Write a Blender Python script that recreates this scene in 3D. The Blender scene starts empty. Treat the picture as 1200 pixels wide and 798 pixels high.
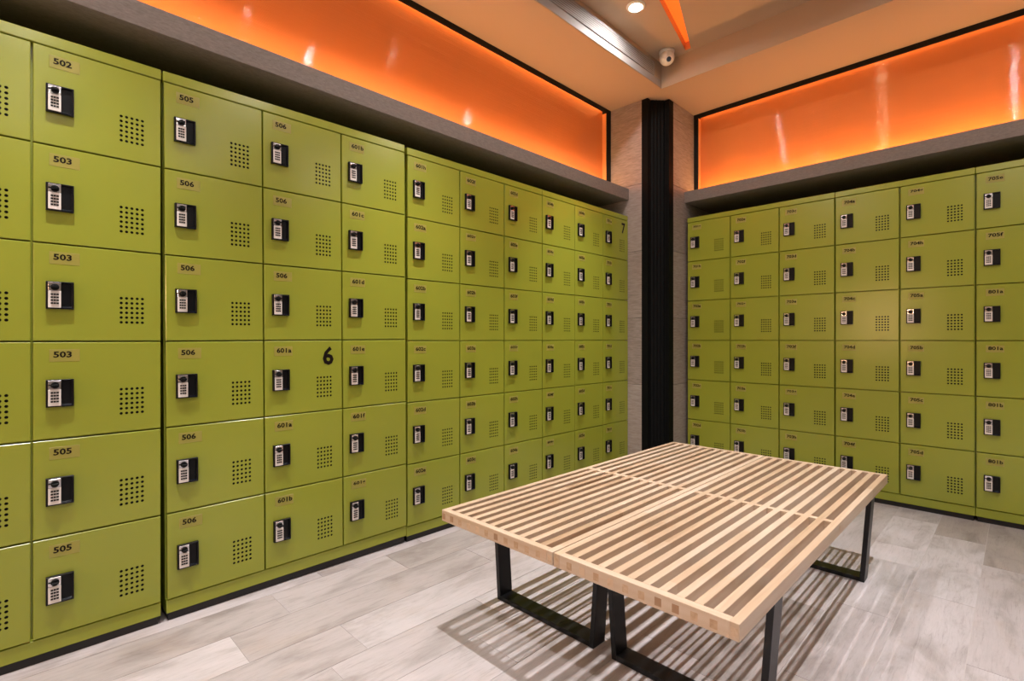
import bpy, bmesh, math, random
from mathutils import Vector, Matrix

random.seed(7)
S = bpy.context.scene
C = S.collection

# ------------------------------------------------------------------ camera
H = 0.90
cam_d = bpy.data.cameras.new('camera')
cam = bpy.data.objects.new('camera', cam_d)
C.objects.link(cam)
cam.location = (0, 0, H)
cam.rotation_euler = (math.pi / 2, 0, math.radians(-45))
cam_d.sensor_width = 36.0
cam_d.lens = 36.0 * 596.0 / 1200.0
cam_d.shift_y = -1.0 / 1200.0
cam_d.clip_start = 0.02
S.camera = cam

# ------------------------------------------------------------------ world + exposure
w = bpy.data.worlds.new('world')
S.world = w
w.use_nodes = True
w.node_tree.nodes['Background'].inputs[0].default_value = (1.0, 0.93, 0.86, 1)
w.node_tree.nodes['Background'].inputs[1].default_value = 0.15
S.view_settings.view_transform = 'Standard'
S.view_settings.look = 'None'
S.view_settings.gamma = 1.0
S.view_settings.use_curve_mapping = False
S.view_settings.exposure = 0.0

SPOT_W = 152.0          # each ceiling downlight
LED_BOTTOM = 55.0       # strips hidden in the light boxes
LED_TOP = 9.0
PANEL_GLOW = 0.02

# ------------------------------------------------------------------ dimensions
YL, XR = 1.92, 3.40            # front planes of the lockers
ZC, ZU = 2.525, 2.69           # soffit and raised ceiling
YP, XP = 2.06, 3.5376          # frames of the light panels
XE, YE = 3.055, 1.675          # corner pier faces
XB, YB = -2.3, -2.0            # walls behind the camera
ROW, NROW = 0.275, 6
DZ0 = 0.070                    # bottom of the lowest door
CTOP = 1.752                   # top of the cabinets
CBOT = 0.026

# ------------------------------------------------------------------ materials
def mat(name, col=(.5, .5, .5), rough=.5, metal=0.0, spec=None, emit=None, estr=0.0, coat=0.0):
    m = bpy.data.materials.new(name)
    m.use_nodes = True
    b = m.node_tree.nodes['Principled BSDF']
    b.inputs['Base Color'].default_value = (*col, 1)
    b.inputs['Roughness'].default_value = rough
    b.inputs['Metallic'].default_value = metal
    if spec is not None: b.inputs['Specular IOR Level'].default_value = spec
    if coat: b.inputs['Coat Weight'].default_value = coat
    if emit:
        b.inputs['Emission Color'].default_value = (*emit, 1)
        b.inputs['Emission Strength'].default_value = estr
    return m

def nodes(m):
    nt = m.node_tree
    return nt, nt.nodes, nt.links, nt.nodes['Principled BSDF']

def bump(m, scale, strength, dist=.001, vec=None, detail=2.0):
    nt, N, L, b = nodes(m)
    tc = N.new('ShaderNodeTexCoord')
    no = N.new('ShaderNodeTexNoise')
    no.inputs['Scale'].default_value = scale
    no.inputs['Detail'].default_value = detail
    if vec:
        mp = N.new('ShaderNodeMapping')
        mp.inputs['Scale'].default_value = vec
        L.new(tc.outputs['Object'], mp.inputs['Vector'])
        L.new(mp.outputs['Vector'], no.inputs['Vector'])
    else:
        L.new(tc.outputs['Object'], no.inputs['Vector'])
    bp = N.new('ShaderNodeBump')
    bp.inputs['Strength'].default_value = strength
    bp.inputs['Distance'].default_value = dist
    L.new(no.outputs['Fac'], bp.inputs['Height'])
    L.new(bp.outputs['Normal'], b.inputs['Normal'])

def ramp(N, stops):
    r = N.new('ShaderNodeValToRGB')
    e = r.color_ramp.elements
    while len(e) < len(stops): e.new(.5)
    for i, (p, c) in enumerate(stops):
        e[i].position = p
        e[i].color = (*c, 1)
    return r

def wood(name, stops, grain=(1, 1, 1), scale=6.0, rough=.5, rand=.5, stave=0.0, bump_s=.25, detail=6.0, axis=0, nrough=.5):
    """grain along the axis with the small number; every piece gets its own tone"""
    m = mat(name, rough=rough)
    nt, N, L, b = nodes(m)
    tc = N.new('ShaderNodeTexCoord')
    oi = N.new('ShaderNodeObjectInfo')
    off = N.new('ShaderNodeVectorMath'); off.operation = 'SCALE'
    off.inputs[0].default_value = (37.0, 19.0, 53.0)
    L.new(oi.outputs['Random'], off.inputs['Scale'])
    add = N.new('ShaderNodeVectorMath'); add.operation = 'ADD'
    L.new(tc.outputs['Object'], add.inputs[0])
    L.new(off.outputs['Vector'], add.inputs[1])
    mp = N.new('ShaderNodeMapping')
    mp.inputs['Scale'].default_value = grain
    L.new(add.outputs['Vector'], mp.inputs['Vector'])
    no = N.new('ShaderNodeTexNoise')
    no.inputs['Scale'].default_value = scale
    no.inputs['Detail'].default_value = detail
    no.inputs['Distortion'].default_value = .6
    no.inputs['Roughness'].default_value = nrough
    L.new(mp.outputs['Vector'], no.inputs['Vector'])
    last = no.outputs['Fac']
    def mixin(val, amount):
        nonlocal last
        s = N.new('ShaderNodeMath'); s.operation = 'SUBTRACT'; s.inputs[1].default_value = .5
        L.new(val, s.inputs[0])
        k = N.new('ShaderNodeMath'); k.operation = 'MULTIPLY_ADD'
        k.inputs[1].default_value = amount
        L.new(s.outputs[0], k.inputs[0])
        L.new(last, k.inputs[2])
        last = k.outputs[0]
    mixin(oi.outputs['Random'], rand)
    if stave:
        sx = N.new('ShaderNodeSeparateXYZ')
        L.new(add.outputs['Vector'], sx.inputs[0])
        mu = N.new('ShaderNodeMath'); mu.operation = 'MULTIPLY'; mu.inputs[1].default_value = stave
        L.new(sx.outputs[axis], mu.inputs[0])
        fl = N.new('ShaderNodeMath'); fl.operation = 'FLOOR'
        L.new(mu.outputs[0], fl.inputs[0])
        wn = N.new('ShaderNodeTexWhiteNoise'); wn.noise_dimensions = '1D'
        L.new(fl.outputs[0], wn.inputs['W'])
        mixin(wn.outputs['Value'], rand * .9)
    r = ramp(N, stops)
    L.new(last, r.inputs['Fac'])
    L.new(r.outputs['Color'], b.inputs['Base Color'])
    bp = N.new('ShaderNodeBump')
    bp.inputs['Strength'].default_value = bump_s
    bp.inputs['Distance'].default_value = .002
    L.new(no.outputs['Fac'], bp.inputs['Height'])
    L.new(bp.outputs['Normal'], b.inputs['Normal'])
    return m

M = {}
M['green'] = mat('locker_green_paint', (.300, .330, .034), .24)
bump(M['green'], 900, .05, .0004)
M['hole_shade'] = mat('painted_hole_shade', (.010, .010, .008), .7, spec=.1)
M['black'] = mat('black_plastic', (.004, .004, .005), .4, spec=.22)
M['plinth'] = mat('black_plinth', (.012, .011, .011), .6)
M['pocket'] = mat('black_pull_pocket', (.004, .005, .009), .25, spec=.3)
M['silver'] = mat('chrome_plate', (.72, .70, .72), .22, 1.0)
M['keypad'] = mat('white_keypad', (.80, .74, .70), .4)
M['ink'] = mat('dark_brown_lettering', (.010, .006, .004), .6, spec=.12)
M['tape'] = mat('beige_label_tape', (.335, .300, .055), .35)
M['steel_black'] = mat('black_powder_coat', (.006, .007, .010), .38, spec=.35)
M['lens'] = mat('camera_lens', (.02, .03, .05), .1)
M['white'] = mat('white_plastic', (.78, .74, .70), .35)
M['alu'] = mat('satin_aluminium', (.33, .31, .295), .62, .0, spec=.3)
M['vent_dark'] = mat('dark_duct', (.16, .14, .12), .8)
M['plaster'] = mat('beige_plaster', (.47, .35, .25), .75)
bump(M['plaster'], 260, .12, .0006)
M['wall'] = mat('plain_wall_paint', (.22, .19, .16), .8)
M['wall_dark'] = mat('dark_bulkhead', (.03, .028, .026), .8)
M['frame'] = mat('dark_frame', (.005, .0045, .004), .5, spec=.25)
M['post'] = mat('black_corner_profile', (.003, .0035, .004), .6, spec=.12)
M['led'] = mat('warm_led_strip', (.8, .6, .4), .5, emit=(1, .50, .17), estr=LED_BOTTOM)
M['led_top'] = mat('warm_led_strip_upper', (.8, .5, .3), .5, emit=(1, .40, .10), estr=LED_TOP)
M['lamp'] = mat('downlight_glow', (.9, .9, .9), .5, emit=(1, .97, .94), estr=1000)
M['slot_glow'] = mat('orange_slot_diffuser', (.8, .22, .03), .4, emit=(1, .16, .015), estr=.85)
M['slot_wall'] = mat('slot_side', (.75, .33, .12), .6)
M['orange'] = mat('ribbed_orange_acrylic', (.72, .225, .065), .035, spec=.5, emit=(1, .18, .025), estr=PANEL_GLOW)
M['reveal'] = mat('orange_reveal', (.85, .36, .12), .45)
M['endgrain'] = wood('end_grain_beech', [(.1, (.40, .235, .135)), (.5, (.55, .37, .235)), (.9, (.68, .50, .35))], grain=(8, 8, 8), scale=9, rough=.6, rand=.9, bump_s=.05)
M['beech'] = wood('light_beech', [(.0, (.40, .245, .145)), (.3, (.56, .40, .27)), (.6, (.62, .47, .345)), (1, (.67, .55, .44))],
                  grain=(1.2, 22, 22), scale=3.0, rough=.42, rand=.42, stave=2.3, bump_s=.05)
def tile_material():
    """printed wood-look stoneware: cloudy pink-grey base, tan and dark patches, fine grain lines with knots"""
    m = mat('grey_wood_look_tile', rough=.40)
    nt, N, L, b = nodes(m)
    tc = N.new('ShaderNodeTexCoord'); oi = N.new('ShaderNodeObjectInfo')
    off = N.new('ShaderNodeVectorMath'); off.operation = 'SCALE'
    off.inputs[0].default_value = (37.0, 19.0, 53.0)
    L.new(oi.outputs['Random'], off.inputs['Scale'])
    add = N.new('ShaderNodeVectorMath'); add.operation = 'ADD'
    L.new(tc.outputs['Object'], add.inputs[0]); L.new(off.outputs['Vector'], add.inputs[1])
    def noise(vec, scale, detail, rough, dist=0.0):
        mp = N.new('ShaderNodeMapping'); mp.inputs['Scale'].default_value = vec
        L.new(add.outputs['Vector'], mp.inputs['Vector'])
        no = N.new('ShaderNodeTexNoise')
        no.inputs['Scale'].default_value = scale; no.inputs['Detail'].default_value = detail
        no.inputs['Roughness'].default_value = rough; no.inputs['Distortion'].default_value = dist
        L.new(mp.outputs['Vector'], no.inputs['Vector'])
        return no.outputs['Fac']
    def mix(kind, fac, c1, c2):
        x = N.new('ShaderNodeMixRGB'); x.blend_type = kind
        for sock, v in zip(x.inputs, (fac, c1, c2)):
            if hasattr(v, 'is_linked'): L.new(v, sock)
            elif isinstance(v, tuple): sock.default_value = (*v, 1)
            else: sock.default_value = v
        return x.outputs[0]
    tone = ramp(N, [(0, (.285, .242, .225)), (.18, (.39, .350, .346)), (.5, (.465, .425, .436)), (1, (.535, .497, .514))])
    L.new(oi.outputs['Random'], tone.inputs['Fac'])
    cloud = ramp(N, [(.32, (.70, .68, .66)), (.50, (1.0, 1.0, 1.0)), (.72, (1.12, 1.11, 1.12))])
    L.new(noise((1.2, 3.0, 1), 3.2, 6, .6, .5), cloud.inputs['Fac'])
    c = mix('MULTIPLY', 1.0, tone.outputs[0], cloud.outputs[0])
    tan = ramp(N, [(.56, (0, 0, 0)), (.74, (1, 1, 1))])
    L.new(noise((1.0, 2.2, 1), 4.1, 4, .55, .3), tan.inputs['Fac'])
    tf = N.new('ShaderNodeMath'); tf.operation = 'MULTIPLY'; tf.inputs[1].default_value = .45
    L.new(tan.outputs[0], tf.inputs[0])
    c = mix('MIX', tf.outputs[0], c, (.43, .355, .315))
    g = noise((1.3, 15, 1), 7.5, 10, .76, .9)
    grain = ramp(N, [(.30, (.62, .60, .59)), (.46, (.97, .97, .97)), (.70, (1.07, 1.07, 1.07))])
    L.new(g, grain.inputs['Fac'])
    c = mix('MULTIPLY', .85, c, grain.outputs[0])
    L.new(c, b.inputs['Base Color'])
    bp = N.new('ShaderNodeBump'); bp.inputs['Strength'].default_value = .15; bp.inputs['Distance'].default_value = .002
    L.new(g, bp.inputs['Height']); L.new(bp.outputs['Normal'], b.inputs['Normal'])
    return m
M['tile'] = tile_material()
M['grout'] = mat('light_grout', (.52, .48, .47), .8)
M['clad'] = wood('grey_wood_cladding', [(.2, (.245, .20, .178)), (.5, (.345, .292, .268)), (.8, (.43, .375, .35))],
                 grain=(3, 3, 22), scale=6.0, rough=.6, rand=.25, bump_s=.3, detail=8)
M['ledge'] = wood('dark_grey_wood_ledge', [(.25, (.135, .108, .092)), (.5, (.195, .162, .142)), (.75, (.26, .22, .198))],
                  grain=(6, 22, 22), scale=9.0, rough=.65, rand=.1, bump_s=.4, detail=9, nrough=.7)
M['ledge_y'] = wood('dark_grey_wood_ledge_across', [(.25, (.135, .108, .092)), (.5, (.195, .162, .142)), (.75, (.26, .22, .198))],
                    grain=(22, 6, 22), scale=9.0, rough=.65, rand=.1, bump_s=.4, detail=9, nrough=.7)

# ------------------------------------------------------------------ mesh helpers
class MB:
    def __init__(s): s.v, s.f, s.m = [], [], []
    def add(s, verts, faces, mi=0):
        o = len(s.v)
        s.v += [tuple(p) for p in verts]
        s.f += [tuple(i + o for i in f) for f in faces]
        s.m += [mi] * len(faces)
        return s
    def box(s, a, b, mi=0):
        (x0, y0, z0), (x1, y1, z1) = a, b
        return s.add([(x0, y0, z0), (x1, y0, z0), (x1, y1, z0), (x0, y1, z0), (x0, y0, z1), (x1, y0, z1), (x1, y1, z1), (x0, y1, z1)],
                     [(0, 3, 2, 1), (4, 5, 6, 7), (0, 1, 5, 4), (1, 2, 6, 5), (2, 3, 7, 6), (3, 0, 4, 7)], mi)
    def prism(s, pts, z0, z1, mi=0):
        n = len(pts)
        # pts counter-clockwise seen from above
        s.add([(x, y, z0) for x, y in pts] + [(x, y, z1) for x, y in pts],
              [tuple(range(n))[::-1], tuple(range(n, 2 * n))] + [(i, (i + 1) % n, n + (i + 1) % n, n + i) for i in range(n)], mi)
        return s
    def lathe(s, prof, n=20, axis='z', at=(0, 0, 0), mi=0):
        """profile (r, h) revolved; axis '-y' points out of a door"""
        vs, fs = [], []
        for r, h in prof:
            for k in range(n):
                a = 2 * math.pi * k / n
                p = (r * math.cos(a), r * math.sin(a), h)
                if axis == '-y': p = (p[0], -p[2], p[1])
                vs.append((p[0] + at[0], p[1] + at[1], p[2] + at[2]))
        for j in range(len(prof) - 1):
            for k in range(n):
                fs.append((j * n + k, j * n + (k + 1) % n, (j + 1) * n + (k + 1) % n, (j + 1) * n + k))
        fs.append(tuple(range(n))[::-1])
        fs.append(tuple((len(prof) - 1) * n + k for k in range(n)))
        return s.add(vs, fs, mi)
    def mesh(s, name, mats, bevel=0.0, smooth=False, seg=1):
        me = bpy.data.meshes.new(name)
        me.from_pydata(s.v, [], s.f)
        for m in (mats if isinstance(mats, (list, tuple)) else [mats]): me.materials.append(m)
        me.polygons.foreach_set('material_index', s.m)
        if bevel:
            bm = bmesh.new(); bm.from_mesh(me)
            bmesh.ops.bevel(bm, geom=bm.edges[:], offset=bevel, segments=seg, affect='EDGES', profile=.6, clamp_overlap=True)
            bm.to_mesh(me); bm.free()
        if smooth: me.polygons.foreach_set('use_smooth', [True] * len(me.polygons))
        me.update()
        return me

def put(name, me, parent=None, loc=(0, 0, 0), rot=(0, 0, 0), **props):
    o = bpy.data.objects.new(name, me)
    C.objects.link(o)
    o.location = loc
    o.rotation_euler = rot
    if parent is not None: o.parent = parent
    for k, v in props.items(): o[k] = v
    return o

def box(name, a, b, m, parent=None, bevel=0.0, **props):
    """box with its origin in its own centre"""
    c = [(p + q) / 2 for p, q in zip(a, b)]
    me = MB().box([p - k for p, k in zip(a, c)], [q - k for q, k in zip(b, c)]).mesh(name, m, bevel)
    return put(name, me, parent, c, **props)

def empty(name, loc, rot=(0, 0, 0), **props):
    return put(name, None, None, loc, rot, **props)

# ------------------------------------------------------------------ floor
fl = box('floor', (XB - .1, YB - .1, -.06), (3.95, 2.45, -.0012), M['grout'], kind='structure',
         label='grey wood look tiled floor')
TW = .1765
rt = random.Random(21)
tile_cache = {}
j0 = math.floor((YB - .107) / TW)
for j in range(j0, 14):
    y0 = .107 + j * TW
    if y0 > 2.2: break
    x = XB - rt.random() * .7
    while x < 3.75:
        ln = rt.choice([.46, .52, .60, .74, .88, .92])
        if ln not in tile_cache:
            tile_cache[ln] = MB().box((-ln / 2 + .0009, -TW / 2 + .0009, -.006), (ln / 2 - .0009, TW / 2 - .0009, 0)).mesh('floor_tile', M['tile'])
        put('floor_tile', tile_cache[ln], None, (x + ln / 2, y0 + TW / 2, 0)).parent = fl
        x += ln
for t in fl.children:                       # floor's own origin sits at its centre
    t.matrix_parent_inverse = Matrix.Translation(-fl.location)

# ------------------------------------------------------------------ walls behind things
box('wall_left', (XB - .1, 2.45, 0), (3.95, 2.55, ZU + .1), M['wall'], kind='structure', label='plain wall behind the left lockers')
box('wall_right', (3.95, YB - .1, 0), (4.05, 2.55, ZU + .1), M['wall'], kind='structure', label='plain wall behind the right lockers')
box('wall_back', (XB - .1, YB - .1, 0), (XB, 2.45, ZU + .1), M['wall'], kind='structure', label='plain wall facing the right lockers')
box('wall_front', (XB, YB - .1, 0), (3.95, YB, ZU + .1), M['wall'], kind='structure', label='plain wall facing the left lockers')

# ------------------------------------------------------------------ ceiling: soffit, raised tray with tapered slot
ex, ey = 3.014, 1.646
wl = lambda x: 1.464 - .2199 * (2.976 - x)
wr = lambda x: 1.425 - .336 * (2.964 - x)
sx0, sx1 = 1.0, 2.985
cb = MB()
A, B_, D, E_ = (sx0, wl(sx0)), (sx1, wl(sx1)), (sx1, wr(sx1)), (sx0, wr(sx0))
def flat(pts, z, mi=0):
    cb.add([(x, y, z) for x, y in pts], [tuple(range(len(pts)))], mi)
x0, x1, y0, y1 = XB, ex, YB, ey
flat([(x0, y1), (x1, y1), B_, A], ZU)
flat([(x1, y1), (x1, y0), D, B_], ZU)
flat([(x1, y0), (x0, y0), E_, D], ZU)
flat([(x0, y0), (x0, y1), A, E_], ZU)
q = [A, B_, D, E_]
for i in range(4):
    (ax, ay), (bx, by) = q[i], q[(i + 1) % 4]
    cb.add([(ax, ay, ZU), (bx, by, ZU), (bx, by, ZU + .07), (ax, ay, ZU + .07)], [(0, 1, 2, 3)], 1)
cb.box((XB - .1, YB - .1, ZU + .075), (3.95, 2.45, ZU + .12))
put('ceiling', cb.mesh('ceiling', [M['plaster'], M['slot_wall']]), kind='structure', label='beige raised ceiling with an orange tapered slot')
box('ceiling_soffit', (XB, ey, ZC), (3.95, 2.45, ZU + .07), M['plaster'], kind='structure', label='lower ceiling strip above the left lockers')
box('ceiling_soffit', (ex, YB, ZC), (3.95, ey, ZU + .07), M['plaster'], kind='structure', label='lower ceiling strip above the right lockers')
so = MB().prism([A, E_, D, B_], ZU + .05, ZU + .06)
put('slot_light', so.mesh('slot_light', M['slot_glow']), label='glowing orange tapered light slot in the ceiling', category='light')

# ------------------------------------------------------------------ corner pier with wood cladding and black profile
pier = MB().box((XE + .01, 1.8135, 0), (3.95, 2.45, ZC)).box((3.2306, YE + .01, 0), (3.95, 1.8135, ZC))
pr = put('wall_corner', pier.mesh('wall_corner', M['wall_dark']), kind='structure', label='corner pier clad in grey wood planks')
seams = [0, .138, .593, 1.048, 1.503, 1.958, 2.413, ZC]
for a, b in zip(seams, seams[1:]):
    box('plank', (XE, 1.8135, a + .0012), (XE + .011, 2.44, b - .0012), M['clad'], pr, .0008)
    box('plank', (3.2306, YE, a + .0012), (3.94, YE + .011, b - .0012), M['clad'], pr, .0008)
# black profile: two flanges and a fluted recess
pts = [(XE - .001, 1.8130), (XE - .001, 1.768), (XE + .028, 1.768)]
n = 9
for k in range(n + 1):
    t = k / n
    bx, by = XE + .034 + t * (3.171 - XE - .034), 1.774 - t * (1.774 - 1.705)
    d = .003 if k % 2 else 0
    pts.append((bx + d * .6, by + d * .8))
pts += [(3.171, YE - .001), (3.2300, YE - .001), (3.2300, 1.8130)]
put('trim_1', MB().prism(pts, 0, ZC - .004).mesh('trim_1', M['post']), kind='structure', label='black fluted corner profile from floor to ceiling')

# ------------------------------------------------------------------ ledges over the lockers
box('trim_2', (XB, 1.913, 1.863), (XE - .001, 2.44, 1.94), M['ledge'], bevel=.001, kind='structure', label='dark wood ledge over the left lockers')
box('trim_3', (3.393, YB, 1.863), (3.94, YE - .001, 1.94), M['ledge_y'], bevel=.001, kind='structure', label='dark wood ledge over the right lockers')

# ------------------------------------------------------------------ backlit ribbed orange panels
def light_panel(name, length, loc, rz, label):
    """local x along the panel, -y towards the room, z up from the ledge top"""
    root = empty(name, loc, (0, 0, rz), label=label, category='light panel', group='backlit orange panels over the lockers')
    hgt = ZC - 1.94
    zt = hgt - .032                      # underside of the top frame
    xs = length - .052 if rz == 0 else length
    xa, xb = (0, length - .052) if rz == 0 else (.034, length)
    # ribbed sheet: the profile of small horizontal ribs, extruded along its length
    pitch, amp, per = .0045, .00028, 8
    nn = int((hgt - .008) / pitch * per)
    vs, fs = [], []
    rr = random.Random(3)
    amps = [amp * rr.uniform(.55, 1.35) for _ in range(nn // per + 2)]
    for i in range(nn + 1):
        amp = amps[i // per]
        z = .003 + i * pitch / per
        y = .036 + amp * (1 - math.cos(2 * math.pi * i / per))
        vs += [(xa, y, z), (xb, y, z)]
    for i in range(nn): fs.append((2 * i, 2 * i + 1, 2 * i + 3, 2 * i + 2))
    put('ribbed_sheet', MB().add(vs, fs).mesh('ribbed_sheet', M['orange'], smooth=True), root)
    box('backing', (0, .040, 0), (length, .055, hgt - .002), M['wall_dark'], root)
    box('frame_top', (0, 0, zt), (length, .009, hgt - .001), M['frame'], root, .001)
    if rz == 0:
        box('frame_side', (length - .052, 0, 0), (length - .001, .038, zt), M['frame'], root, .001)
        box('reveal', (length - .055, .003, 0), (length - .0521, .036, zt), M['reveal'], root)
    else:
        box('frame_side', (.001, 0, 0), (.033, .038, zt), M['frame'], root, .001)
        box('reveal', (.0331, .003, 0), (.036, .036, zt), M['reveal'], root)
    box('led_strip', (xa + .01, -.035, .001), (xb - .01, -.021, .005), M['led'], root)
    box('led_strip', (xa + .01, .012, hgt - .007), (xb - .01, .022, hgt - .003), M['led_top'], root)
    return root
light_panel('light_panel', XE - XB, (XB, YP, 1.9405), 0, 'glowing ribbed orange panel over the left lockers')
light_panel('light_panel', YE - YB, (XP, YE, 1.9405), -math.pi / 2, 'glowing ribbed orange panel over the right lockers')

# ------------------------------------------------------------------ downlights
ring = MB()
prof = [(.050, 0), (.050, .003), (.045, .0085), (.038, .0095), (.034, .0085), (.031, .002)]
nseg = 32
for r, h in prof: ring.v += [(r * math.cos(2 * math.pi * k / nseg), r * math.sin(2 * math.pi * k / nseg), -h) for k in range(nseg)]
for j in range(len(prof) - 1):
    for k in range(nseg): ring.f.append((j * nseg + k, (j + 1) * nseg + k, (j + 1) * nseg + (k + 1) % nseg, j * nseg + (k + 1) % nseg)); ring.m.append(0)
ring_me = ring.mesh('trim_ring', M['white'], smooth=True)
lens_me = MB().lathe([(.024, 0), (.024, .002)], 28).mesh('diffuser', M['lamp'])
spots = []
for ix, x in enumerate((-1.10, .07, 1.235, 2.40)):
    for iy, y in enumerate((1.46, .03, -1.40)):
        lab = {(3, 0): 'round white ceiling downlight near the dome camera'}.get((ix, iy),
              'round white ceiling downlight above the ' + ('left lockers side', 'bench and camera', 'far side')[iy] + (', behind the camera', ', level with the camera', ', over the near bench end', ', over the far bench end')[ix])
        d = empty('downlight', (x, y, ZU), label=lab, category='downlight', group='ceiling downlights')
        put('trim_ring', ring_me, d)
        put('diffuser', lens_me, d, (0, 0, -.0045))
        ld = bpy.data.lights.new('downlight_beam', 'SPOT')
        ld.energy = SPOT_W * (1.0, .9, .5)[iy]
        ld.color = (1, .98, .97)
        ld.spot_size = math.radians(61)
        ld.spot_blend = 1.0
        ld.shadow_soft_size = .010
        lo = put('downlight_beam', ld, d, (0, 0, -.019))

# ------------------------------------------------------------------ linear air grille in the left tray face
g = empty('air_grille', (0, ey, ZC), label='long slatted aluminium air grille in the raised ceiling edge', category='air vent')
gx0, gx1 = -1.2, 2.90
box('backing', (gx0, -.004, .052), (gx1, -.001, .128), M['vent_dark'], g)
box('frame_bottom', (gx0, -.012, .046), (gx1, -.0005, .054), M['alu'], g, .001)
box('frame_top', (gx0, -.012, .126), (gx1, -.0005, .132), M['alu'], g, .001)
box('frame_end', (gx1, -.012, .046), (gx1 + .01, -.0005, .132), M['alu'], g, .001)
for k in range(6):
    z = .056 + k * .0118
    sl = MB().add([(gx0, -.004, z + .008), (gx1, -.004, z + .008), (gx1, -.004, z + .010), (gx0, -.004, z + .010),
                   (gx0, -.012, z), (gx1, -.012, z), (gx1, -.012, z + .0078), (gx0, -.012, z + .0078)],
                  [(0, 3, 2, 1), (4, 5, 6, 7), (0, 1, 5, 4), (1, 2, 6, 5), (2, 3, 7, 6), (3, 0, 4, 7)])
    put('slat', sl.mesh('slat', M['alu']), g)
box('face_strip', (gx0, -.006, .001), (2.99, -.0005, .045), M['alu'], g)

# ------------------------------------------------------------------ dome camera
dc = empty('dome_camera', (2.915, 1.555, ZU), (0, 0, math.radians(-45)), label='small white dome security camera in the ceiling corner', category='camera')
put('base', MB().lathe([(.040, -.018), (.046, -.012), (.047, 0)], 28).mesh('base', M['white'], smooth=True), dc)
aim = Matrix.Rotation(math.radians(38), 4, 'X')      # leans towards the room
prof = [(.001, .046)] + [(.046 * math.sin(a), .046 * math.cos(a)) for a in [math.pi * k / 14 for k in range(1, 14)]] + [(.001, -.046)]
ball = put('ball_housing', MB().lathe(prof, 28).mesh('ball_housing', M['white'], smooth=True), dc, (0, -.004, -.040))
lm = MB().lathe([(.021, 0), (.021, .008), (.016, .010), (.014, .004)], 24, '-y').mesh('lens_ring', M['white'], smooth=False)
ln = put('lens_ring', lm, ball, (0, -.034, -.026), (math.radians(38), 0, 0))
put('lens', MB().lathe([(.0145, 0), (.0145, .0075), (.008, .0105)], 24, '-y').mesh('lens', M['lens']), ball, (0, -.034, -.026), (math.radians(38), 0, 0))

# ------------------------------------------------------------------ lockers
DW, DH, DT = .2935, ROW - .0045, .018
def door_mesh():
    b = MB()
    hx0, hz0, px, pz, r = .1875, .0480, .0131, .0146, .0042
    nx, nz = 5, 6
    gx1_, gz1_ = hx0 + nx * px, hz0 + nz * pz
    e = .0016                                   # rounded front edge
    # front sheet around the vent field
    X = [e, hx0, gx1_, DW - e]; Z = [e, hz0, gz1_, DH - e]
    for i in range(3):
        for k in range(3):
            if i == 1 and k == 1: continue
            b.add([(X[i], 0, Z[k]), (X[i + 1], 0, Z[k]), (X[i + 1], 0, Z[k + 1]), (X[i], 0, Z[k + 1])], [(0, 1, 2, 3)])
    for i in range(nx):
        for k in range(nz):
            ax, az = hx0 + i * px, hz0 + k * pz
            cx, cz = ax + px / 2, az + pz / 2
            corners = [(ax + px, az + pz), (ax, az + pz), (ax, az), (ax + px, az)]
            octo = [(cx + r * math.cos(math.pi / 8 + math.pi / 4 * t), cz + r * math.sin(math.pi / 8 + math.pi / 4 * t)) for t in range(8)]
            vs = [(x, 0, z) for x, z in corners] + [(x, 0, z) for x, z in octo] + [(x, .0015, z) for x, z in octo]
            fs = []
            for c in range(4):
                o0, o1 = 4 + 2 * c, 4 + (2 * c + 1) % 8
                n0 = 4 + (2 * c + 2) % 8
                fs += [(c, o1, o0), (c, (c + 1) % 4, n0, o1)]
            for t in range(8): fs.append((4 + t, 4 + (t + 1) % 8, 12 + (t + 1) % 8, 12 + t))
            b.add(vs, fs)
    # rolled edge and folded sides
    def rect(ins, y): return [(ins, y, ins), (DW - ins, y, ins), (DW - ins, y, DH - ins), (ins, y, DH - ins)]
    rings = [rect(e, 0), rect(0, e), rect(0, DT)]
    for ra, rb in zip(rings, rings[1:]):
        for t in range(4):
            b.add([ra[t], ra[(t + 1) % 4], rb[(t + 1) % 4], rb[t]], [(0, 3, 2, 1)])
    # near-black sheet: the shade behind the vent holes, put in as colour
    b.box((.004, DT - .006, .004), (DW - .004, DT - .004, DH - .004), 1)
    return b.mesh('door', [M['green'], M['hole_shade']])
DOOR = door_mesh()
LX, LZ, LW, LH = .0255, DH - .1815, .0595, .077      # lock housing
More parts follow.
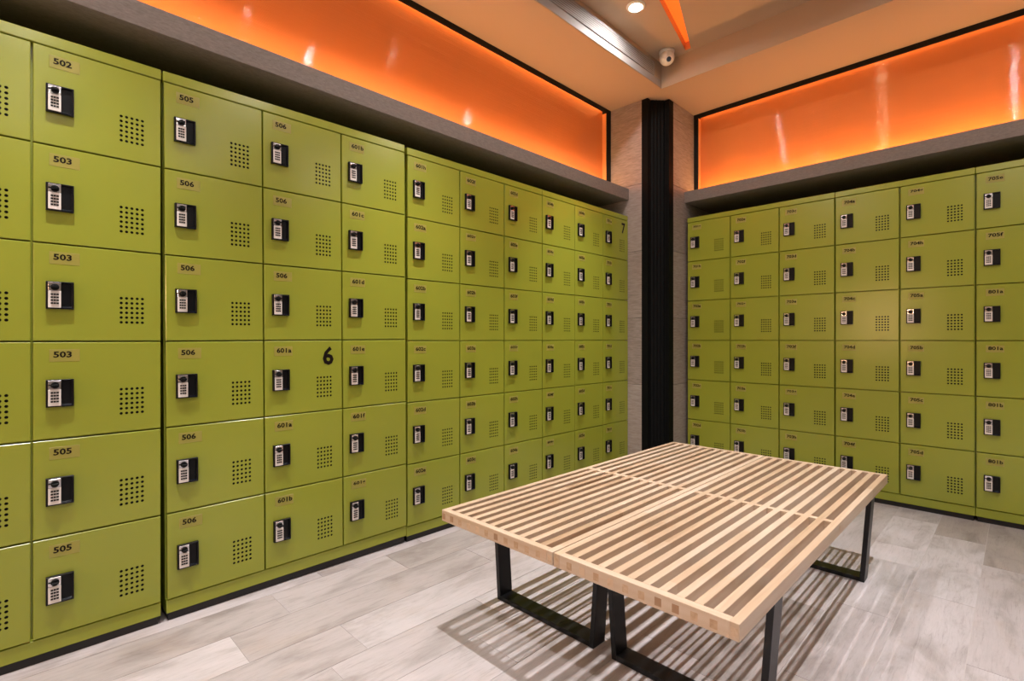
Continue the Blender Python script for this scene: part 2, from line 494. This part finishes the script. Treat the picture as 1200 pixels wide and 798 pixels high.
def lock_meshes():
    t = .011
    h = MB()
    h.box((0, -.004, 0), (LW, 0, LH))                                   # back plate
    h.box((0, -t, 0), (.0325, -.0041, LH))                              # block under the keypad
    h.box((.0326, -t, 0), (LW, -.0041, .0035)).box((.0326, -t, LH - .0035), (LW, -.0041, LH))
    h.box((LW - .0045, -t, .0036), (LW, -.0041, LH - .0036))            # rim of the finger pull
    housing = h.mesh('lock_housing', M['black'], .0006)
    lip = MB().add([(.033, -t - .0004, .0036), (LW - .004, -t - .0004, .0036), (LW - .004, -.0046, .0075), (.033, -.0046, .0075)], [(0, 1, 2, 3)])
    lip.add([(.033, -t - .0004, .0006), (LW - .004, -t - .0004, .0006), (LW - .004, -t - .0004, .0036), (.033, -t - .0004, .0036)], [(0, 1, 2, 3)])
    lipm = lip.mesh('pull_lip', M['pocket'])
    pad = MB().box((.0045, -t - .0022, .0035), (.0318, -t, .0500)).mesh('keypad', M['keypad'], .0008)
    bt = MB()
    for r in range(4):
        for c in range(3):
            x, z = .0098 + c * .0060, .0135 + r * .0083
            bt.box((x, -t - .0032, z), (x + .0050, -t - .0021, z + .0046))
    btm = bt.mesh('keypad_buttons', M['black'])
    plate = MB().box((.0045, -t - .0016, .0505), (.0318, -t, .0745)).mesh('knob_plate', M['silver'], .0006)
    k = MB().lathe([(.0092, 0), (.0092, .004), (.0080, .0055)], 18, '-y', (.0188, -t - .0016, .0610))
    k.box((.0120, -t - .017, .0585), (.0256, -t - .006, .0635))
    k.box((.0048, -t - .0045, .0605), (.0100, -t - .0017, .0640))
    knob = k.mesh('lock_knob', M['black'], .0005)
    return [('lock_housing', housing), ('pull_lip', lipm), ('keypad', pad), ('keypad_buttons', btm), ('knob_plate', plate), ('lock_knob', knob)]
LOCK = lock_meshes()
PLATE = MB().box((.033, -.0006, DH - .0545), (.0985, 0, DH - .0200)).mesh('number_plate', M['tape'], .0002)

# lettering meshes
COLS_L = {
    1: '502 503 503 503 505 505', 2: '505 506 506 506 506 506', 3: '506 506 506 601a 601a 601b',
    4: '601b 601c 601d 601e 601f 601g', 5: '601h 602a 602b 602c 602d 602e', 6: '602f 602g 602h 603a 603b 603c',
    7: '603d 603e 603f 603g 603h 604a', 8: '604b 604c 604d 604e 604f 604g', 9: '604h 605a 605b 605c 605d 605e',
    10: '701a 701b 701c 701d 701e 701f'}
COLS_R = {
    1: '701g 701h 702a 702b 702c 702d', 2: '702e 702f 702g 702h 703a 703b', 3: '703c 703d 703e 703f 703g 703h',
    4: '704a 704b 704c 704d 704e 704f', 5: '704g 704h 705a 705b 705c 705d', 6: '705e 705f 801a 801a 801b 801b'}
strings = set('567')
for dct in (COLS_L, COLS_R):
    for v in dct.values(): strings |= set(v.split())
tmp = {}
for s in sorted(strings):
    cu = bpy.data.curves.new('t', 'FONT')
    cu.body = s
    cu.size = 1.0
    cu.resolution_u = 2
    cu.offset = .030
    o = bpy.data.objects.new('t', cu); C.objects.link(o); tmp[s] = o
bpy.context.view_layer.update()
dg = bpy.context.evaluated_depsgraph_get()
TEXT = {}
for s, o in tmp.items():
    me = bpy.data.meshes.new_from_object(o.evaluated_get(dg))
    co = [v.co.copy() for v in me.vertices]
    x0 = min(c.x for c in co); x1 = max(c.x for c in co)
    z0 = min(c.y for c in co); z1 = max(c.y for c in co)
    if len(s) == 1: wd, ht, cx, cz = .044, .073, .2365, DH - .0585
    else: wd, ht, cx, cz = (.0135 * len(s) - .001), .0178, .0, DH - .0345
    for v in me.vertices:
        fx, fz = (v.co.x - x0) / (x1 - x0), (v.co.y - z0) / (z1 - z0)
        xx = (cx - wd / 2 + fx * wd) if len(s) == 1 else .0415 + fx * wd
        v.co = (xx, -.0010, cz - ht / 2 + fz * ht)
    me.materials.clear(); me.materials.append(M['ink'])
    me.name = 'number'
    TEXT[s] = me
for o in tmp.values():
    cu = o.data; bpy.data.objects.remove(o); bpy.data.curves.remove(cu)

def cabinet(ncol, pitch, loc, rot, label, texts, big=()):
    """local x to the right, -y out of the front, origin on the floor at the left front corner"""
    root = empty('locker_cabinet', loc, rot, label=label, category='locker', group='green locker cabinets')
    W, dep, t = ncol * pitch - .001, .45, .012
    zb = DZ0 - .002
    top_of_doors = DZ0 + NROW * ROW
    b = MB()
    b.box((0, DT + .006, CBOT), (.004, dep, CTOP)).box((W - .004, DT + .006, CBOT), (W, dep, CTOP))
    b.box((.004, dep - .004, CBOT), (W - .004, dep, CTOP))
    b.box((.004, DT + .006, CTOP - .004), (W - .004, dep - .004, CTOP)).box((.004, DT + .006, CBOT), (W - .004, dep - .004, CBOT + .004))
    for c in range(1, ncol):
        b.box((c * pitch - t / 2, DT + .004, CBOT + .004), (c * pitch + t / 2, dep - .004, CTOP - .004))
    for r in range(1, NROW):
        z = DZ0 + r * ROW
        for c in range(ncol):
            b.box((c * pitch + t / 2, DT + .006, z - .006), ((c + 1) * pitch - t / 2, dep - .004, z + .004))
    put('body', b.mesh('body', M['green']), root)
    box('top_rail', (0, .0, top_of_doors + .001), (W, DT + .03, CTOP + .0005), M['green'], root, .0018)
    box('base_rail', (0, .004, CBOT - .0005), (W, DT + .03, zb), M['green'], root, .0018)
    box('plinth', (.006, .012, 0), (W - .006, dep - .01, CBOT - .001), M['plinth'], root)
    for c in range(ncol):
        for r in range(NROW):
            z = DZ0 + (NROW - 1 - r) * ROW + .002
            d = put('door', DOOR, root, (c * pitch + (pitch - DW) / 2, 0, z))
            for nm, me in LOCK: put(nm, me, d, (LX, 0, LZ))
            put('number_plate', PLATE, d)
            s = texts[c][r] if texts[c] else None
            if s: put('number', TEXT[s], d)
            for bc, br, bs in big:
                if (bc, br) == (c, r): put('section_number', TEXT[bs], d, (-.0235 if bs == '5' else 0, 0, 0), label='large black section number ' + bs)
    return root

tl = lambda i: COLS_L[i].split() if i in COLS_L else None
tr = lambda i: COLS_R[i].split() if i in COLS_R else None
P1 = .2985
cabinet(3, P1, (.3535 - 3 * P1, YL, 0), (0, 0, 0), 'green locker cabinet numbered 502 to 505, nearest on the left wall', [tl(-1), tl(0), tl(1)], [(1, 0, '5')])
cabinet(3, P1, (.3680, YL, 0), (0, -.0063, 0), 'green locker cabinet marked with a large 6, second along the left wall', [tl(2), tl(3), tl(4)], [(1, 3, '6')])
cabinet(3, .300, (1.2640, YL, 0), (0, 0, 0), 'green locker cabinet behind the left end of the bench, third along the left wall', [tl(5), tl(6), tl(7)])
cabinet(3, .2965, (2.1645, YL, 0), (0, 0, 0), 'green locker cabinet marked with a large 7, beside the black corner post', [tl(8), tl(9), tl(10)], [(2, 0, '7')])
RZ = -math.pi / 2
cabinet(3, .299, (XR, 1.657, 0), (0, 0, RZ), 'green locker cabinet on the right wall, right of the black corner post', [tr(1), tr(2), tr(3)])
cabinet(2, .3005, (XR, .7590, 0), (0, 0, RZ), 'green two column locker cabinet in the middle of the right wall', [tr(4), tr(5)])
cabinet(3, .3005, (XR, .1570, 0), (0, 0, RZ), 'green locker cabinet at the right edge of the photo', [tr(6), None, None])

# ------------------------------------------------------------------ slatted benches
BX0, BX1, BZ0, BZ1 = .995, 2.527, .320, .355
NS, SW = 12, .0195
def bench(yb, width, label):
    """yb: right edge; slats run along x"""
    root = empty('slatted_bench', ((BX0 + BX1) / 2, yb + width / 2, 0), label=label, category='bench', group='slatted wooden benches')
    L2, W2 = (BX1 - BX0) / 2, width / 2
    rw, pz = .021, (width - SW) / (NS - 1)
    xm = [(-L2, -L2 + rw), (-.0105, .0105), (L2 - rw, L2)]
    def part(name, a, b, mats, bev=.0008, faces=None):
        c = [(p + q) / 2 for p, q in zip(a, b)]
        me = MB().box([p - k for p, k in zip(a, c)], [q - k for q, k in zip(b, c)]).mesh(name, mats, bev)
        return put(name, me, root, c)
    for i in range(NS):
        y = -W2 + i * pz
        tone = 0
        edge = i in (0, NS - 1)
        sl = part('slat', (-L2 + (0 if edge else rw), y, BZ0), (L2 - (0 if edge else rw), y + SW, BZ1), M['beech'])
        if True:       # the slat's tenon shows as end grain in the end rails
            for sx in (-1, 1):
                xx = sx * L2
                tz = .006 + random.random() * .001
                hw = SW * (.40 if not edge else .34)
                me = MB().box((-.004, -hw, -.0105), (.004, hw, .0075)).mesh('tenon', M['endgrain'])
                put('tenon', me, sl, (xx - sx * .0036, 0, 0))
    ys = [-W2 + i * pz for i in range(NS)]
    for x0, x1 in xm:
        if x0 == -.0105:
            # middle rail is let in between the slats
            for i in range(NS - 1):
                part('cross_rail', (x0, ys[i] + SW, BZ0 + .002), (x1, ys[i + 1], BZ1 - .0002), M['beech_y'], .0003)
        else:
            part('end_rail', (x0, ys[0] + SW, BZ0), (x1, ys[-1], BZ1), M['beech_y'])
    # the middle rail's end grain on the outer sides
    for sy in (-1, 1):
        me = MB().box((-.009, -.002, -.009), (.009, .002, .009)).mesh('tenon', M['endgrain'])
        put('tenon', me, root, (0, sy * (W2 - .0017), (BZ0 + BZ1) / 2))
    # trapezoid frames of flat black bar
    th, bw, top, bot = .016, .058, W2 - .006, .203
    for fx in (1.212 - (BX0 + BX1) / 2, 2.252 - (BX0 + BX1) / 2):
        for sy in (-1, 1):
            o = [(sy * top, BZ0 - .001), (sy * (top - th), BZ0 - .001), (sy * (bot - th), .0), (sy * bot, .0)]
            vs = [(fx, y, z) for y, z in o] + [(fx + bw, y, z) for y, z in o]
            fs = [(0, 1, 2, 3), (7, 6, 5, 4)] + [(i, 4 + i, 4 + (i + 1) % 4, (i + 1) % 4) for i in range(4)]
            me = MB().add(vs, fs).mesh('leg', M['steel_black'])
            bm = bmesh.new(); bm.from_mesh(me)
            bmesh.ops.recalc_face_normals(bm, faces=bm.faces[:])
            bmesh.ops.bevel(bm, geom=bm.edges[:], offset=.0012, segments=1, affect='EDGES')
            bm.to_mesh(me); bm.free()
            put('leg', me, root)
        part('foot_bar', (fx + .0003, -bot + th * .9, .0005), (fx + bw - .0003, bot - th * .9, th), M['steel_black'], .0012)
        part('mounting_plate', (fx + .001, -top + th, BZ0 - .006), (fx + bw - .001, top - th, BZ0 - .001), M['steel_black'], .0005)
    return root
M['beech_y'] = wood('light_beech_across', [(.0, (.40, .245, .145)), (.3, (.56, .40, .27)), (.6, (.62, .47, .345)), (1, (.67, .55, .44))],
                    grain=(22, 1.2, 22), scale=3.0, rough=.42, rand=.35, bump_s=.05)
bench(.8485, .4645, 'slatted light wood bench on black legs, the one nearer the left lockers')
bench(.3800, .4645, 'slatted light wood bench on black legs, the one nearer the right lockers')

# ------------------------------------------------------------------ warm wall lamp behind the camera, mirrored in the right lockers' paint
wl_ = empty('wall_lamp', (XB, 1.42, 1.19), label='small warm wall lamp on the wall facing the right lockers', category='lamp')
box('back_plate', (.0005, -.05, -.08), (.012, .05, .08), M['alu'], wl_, .003)
put('arm', MB().lathe([(.008, 0), (.008, .05)], 12).mesh('arm', M['alu']), wl_, (.012, 0, 0), (0, math.pi / 2, 0))
M['bulb'] = mat('warm_bulb', (.9, .7, .5), .5, emit=(1, .58, .30), estr=230)
prof = [(.001, -.082)] + [(.082 * math.sin(a), -.082 * math.cos(a)) for a in [math.pi * k / 12 for k in range(1, 12)]] + [(.001, .082)]
put('globe', MB().lathe(prof, 24).mesh('globe', M['bulb'], smooth=True), wl_, (.135, 0, 0))
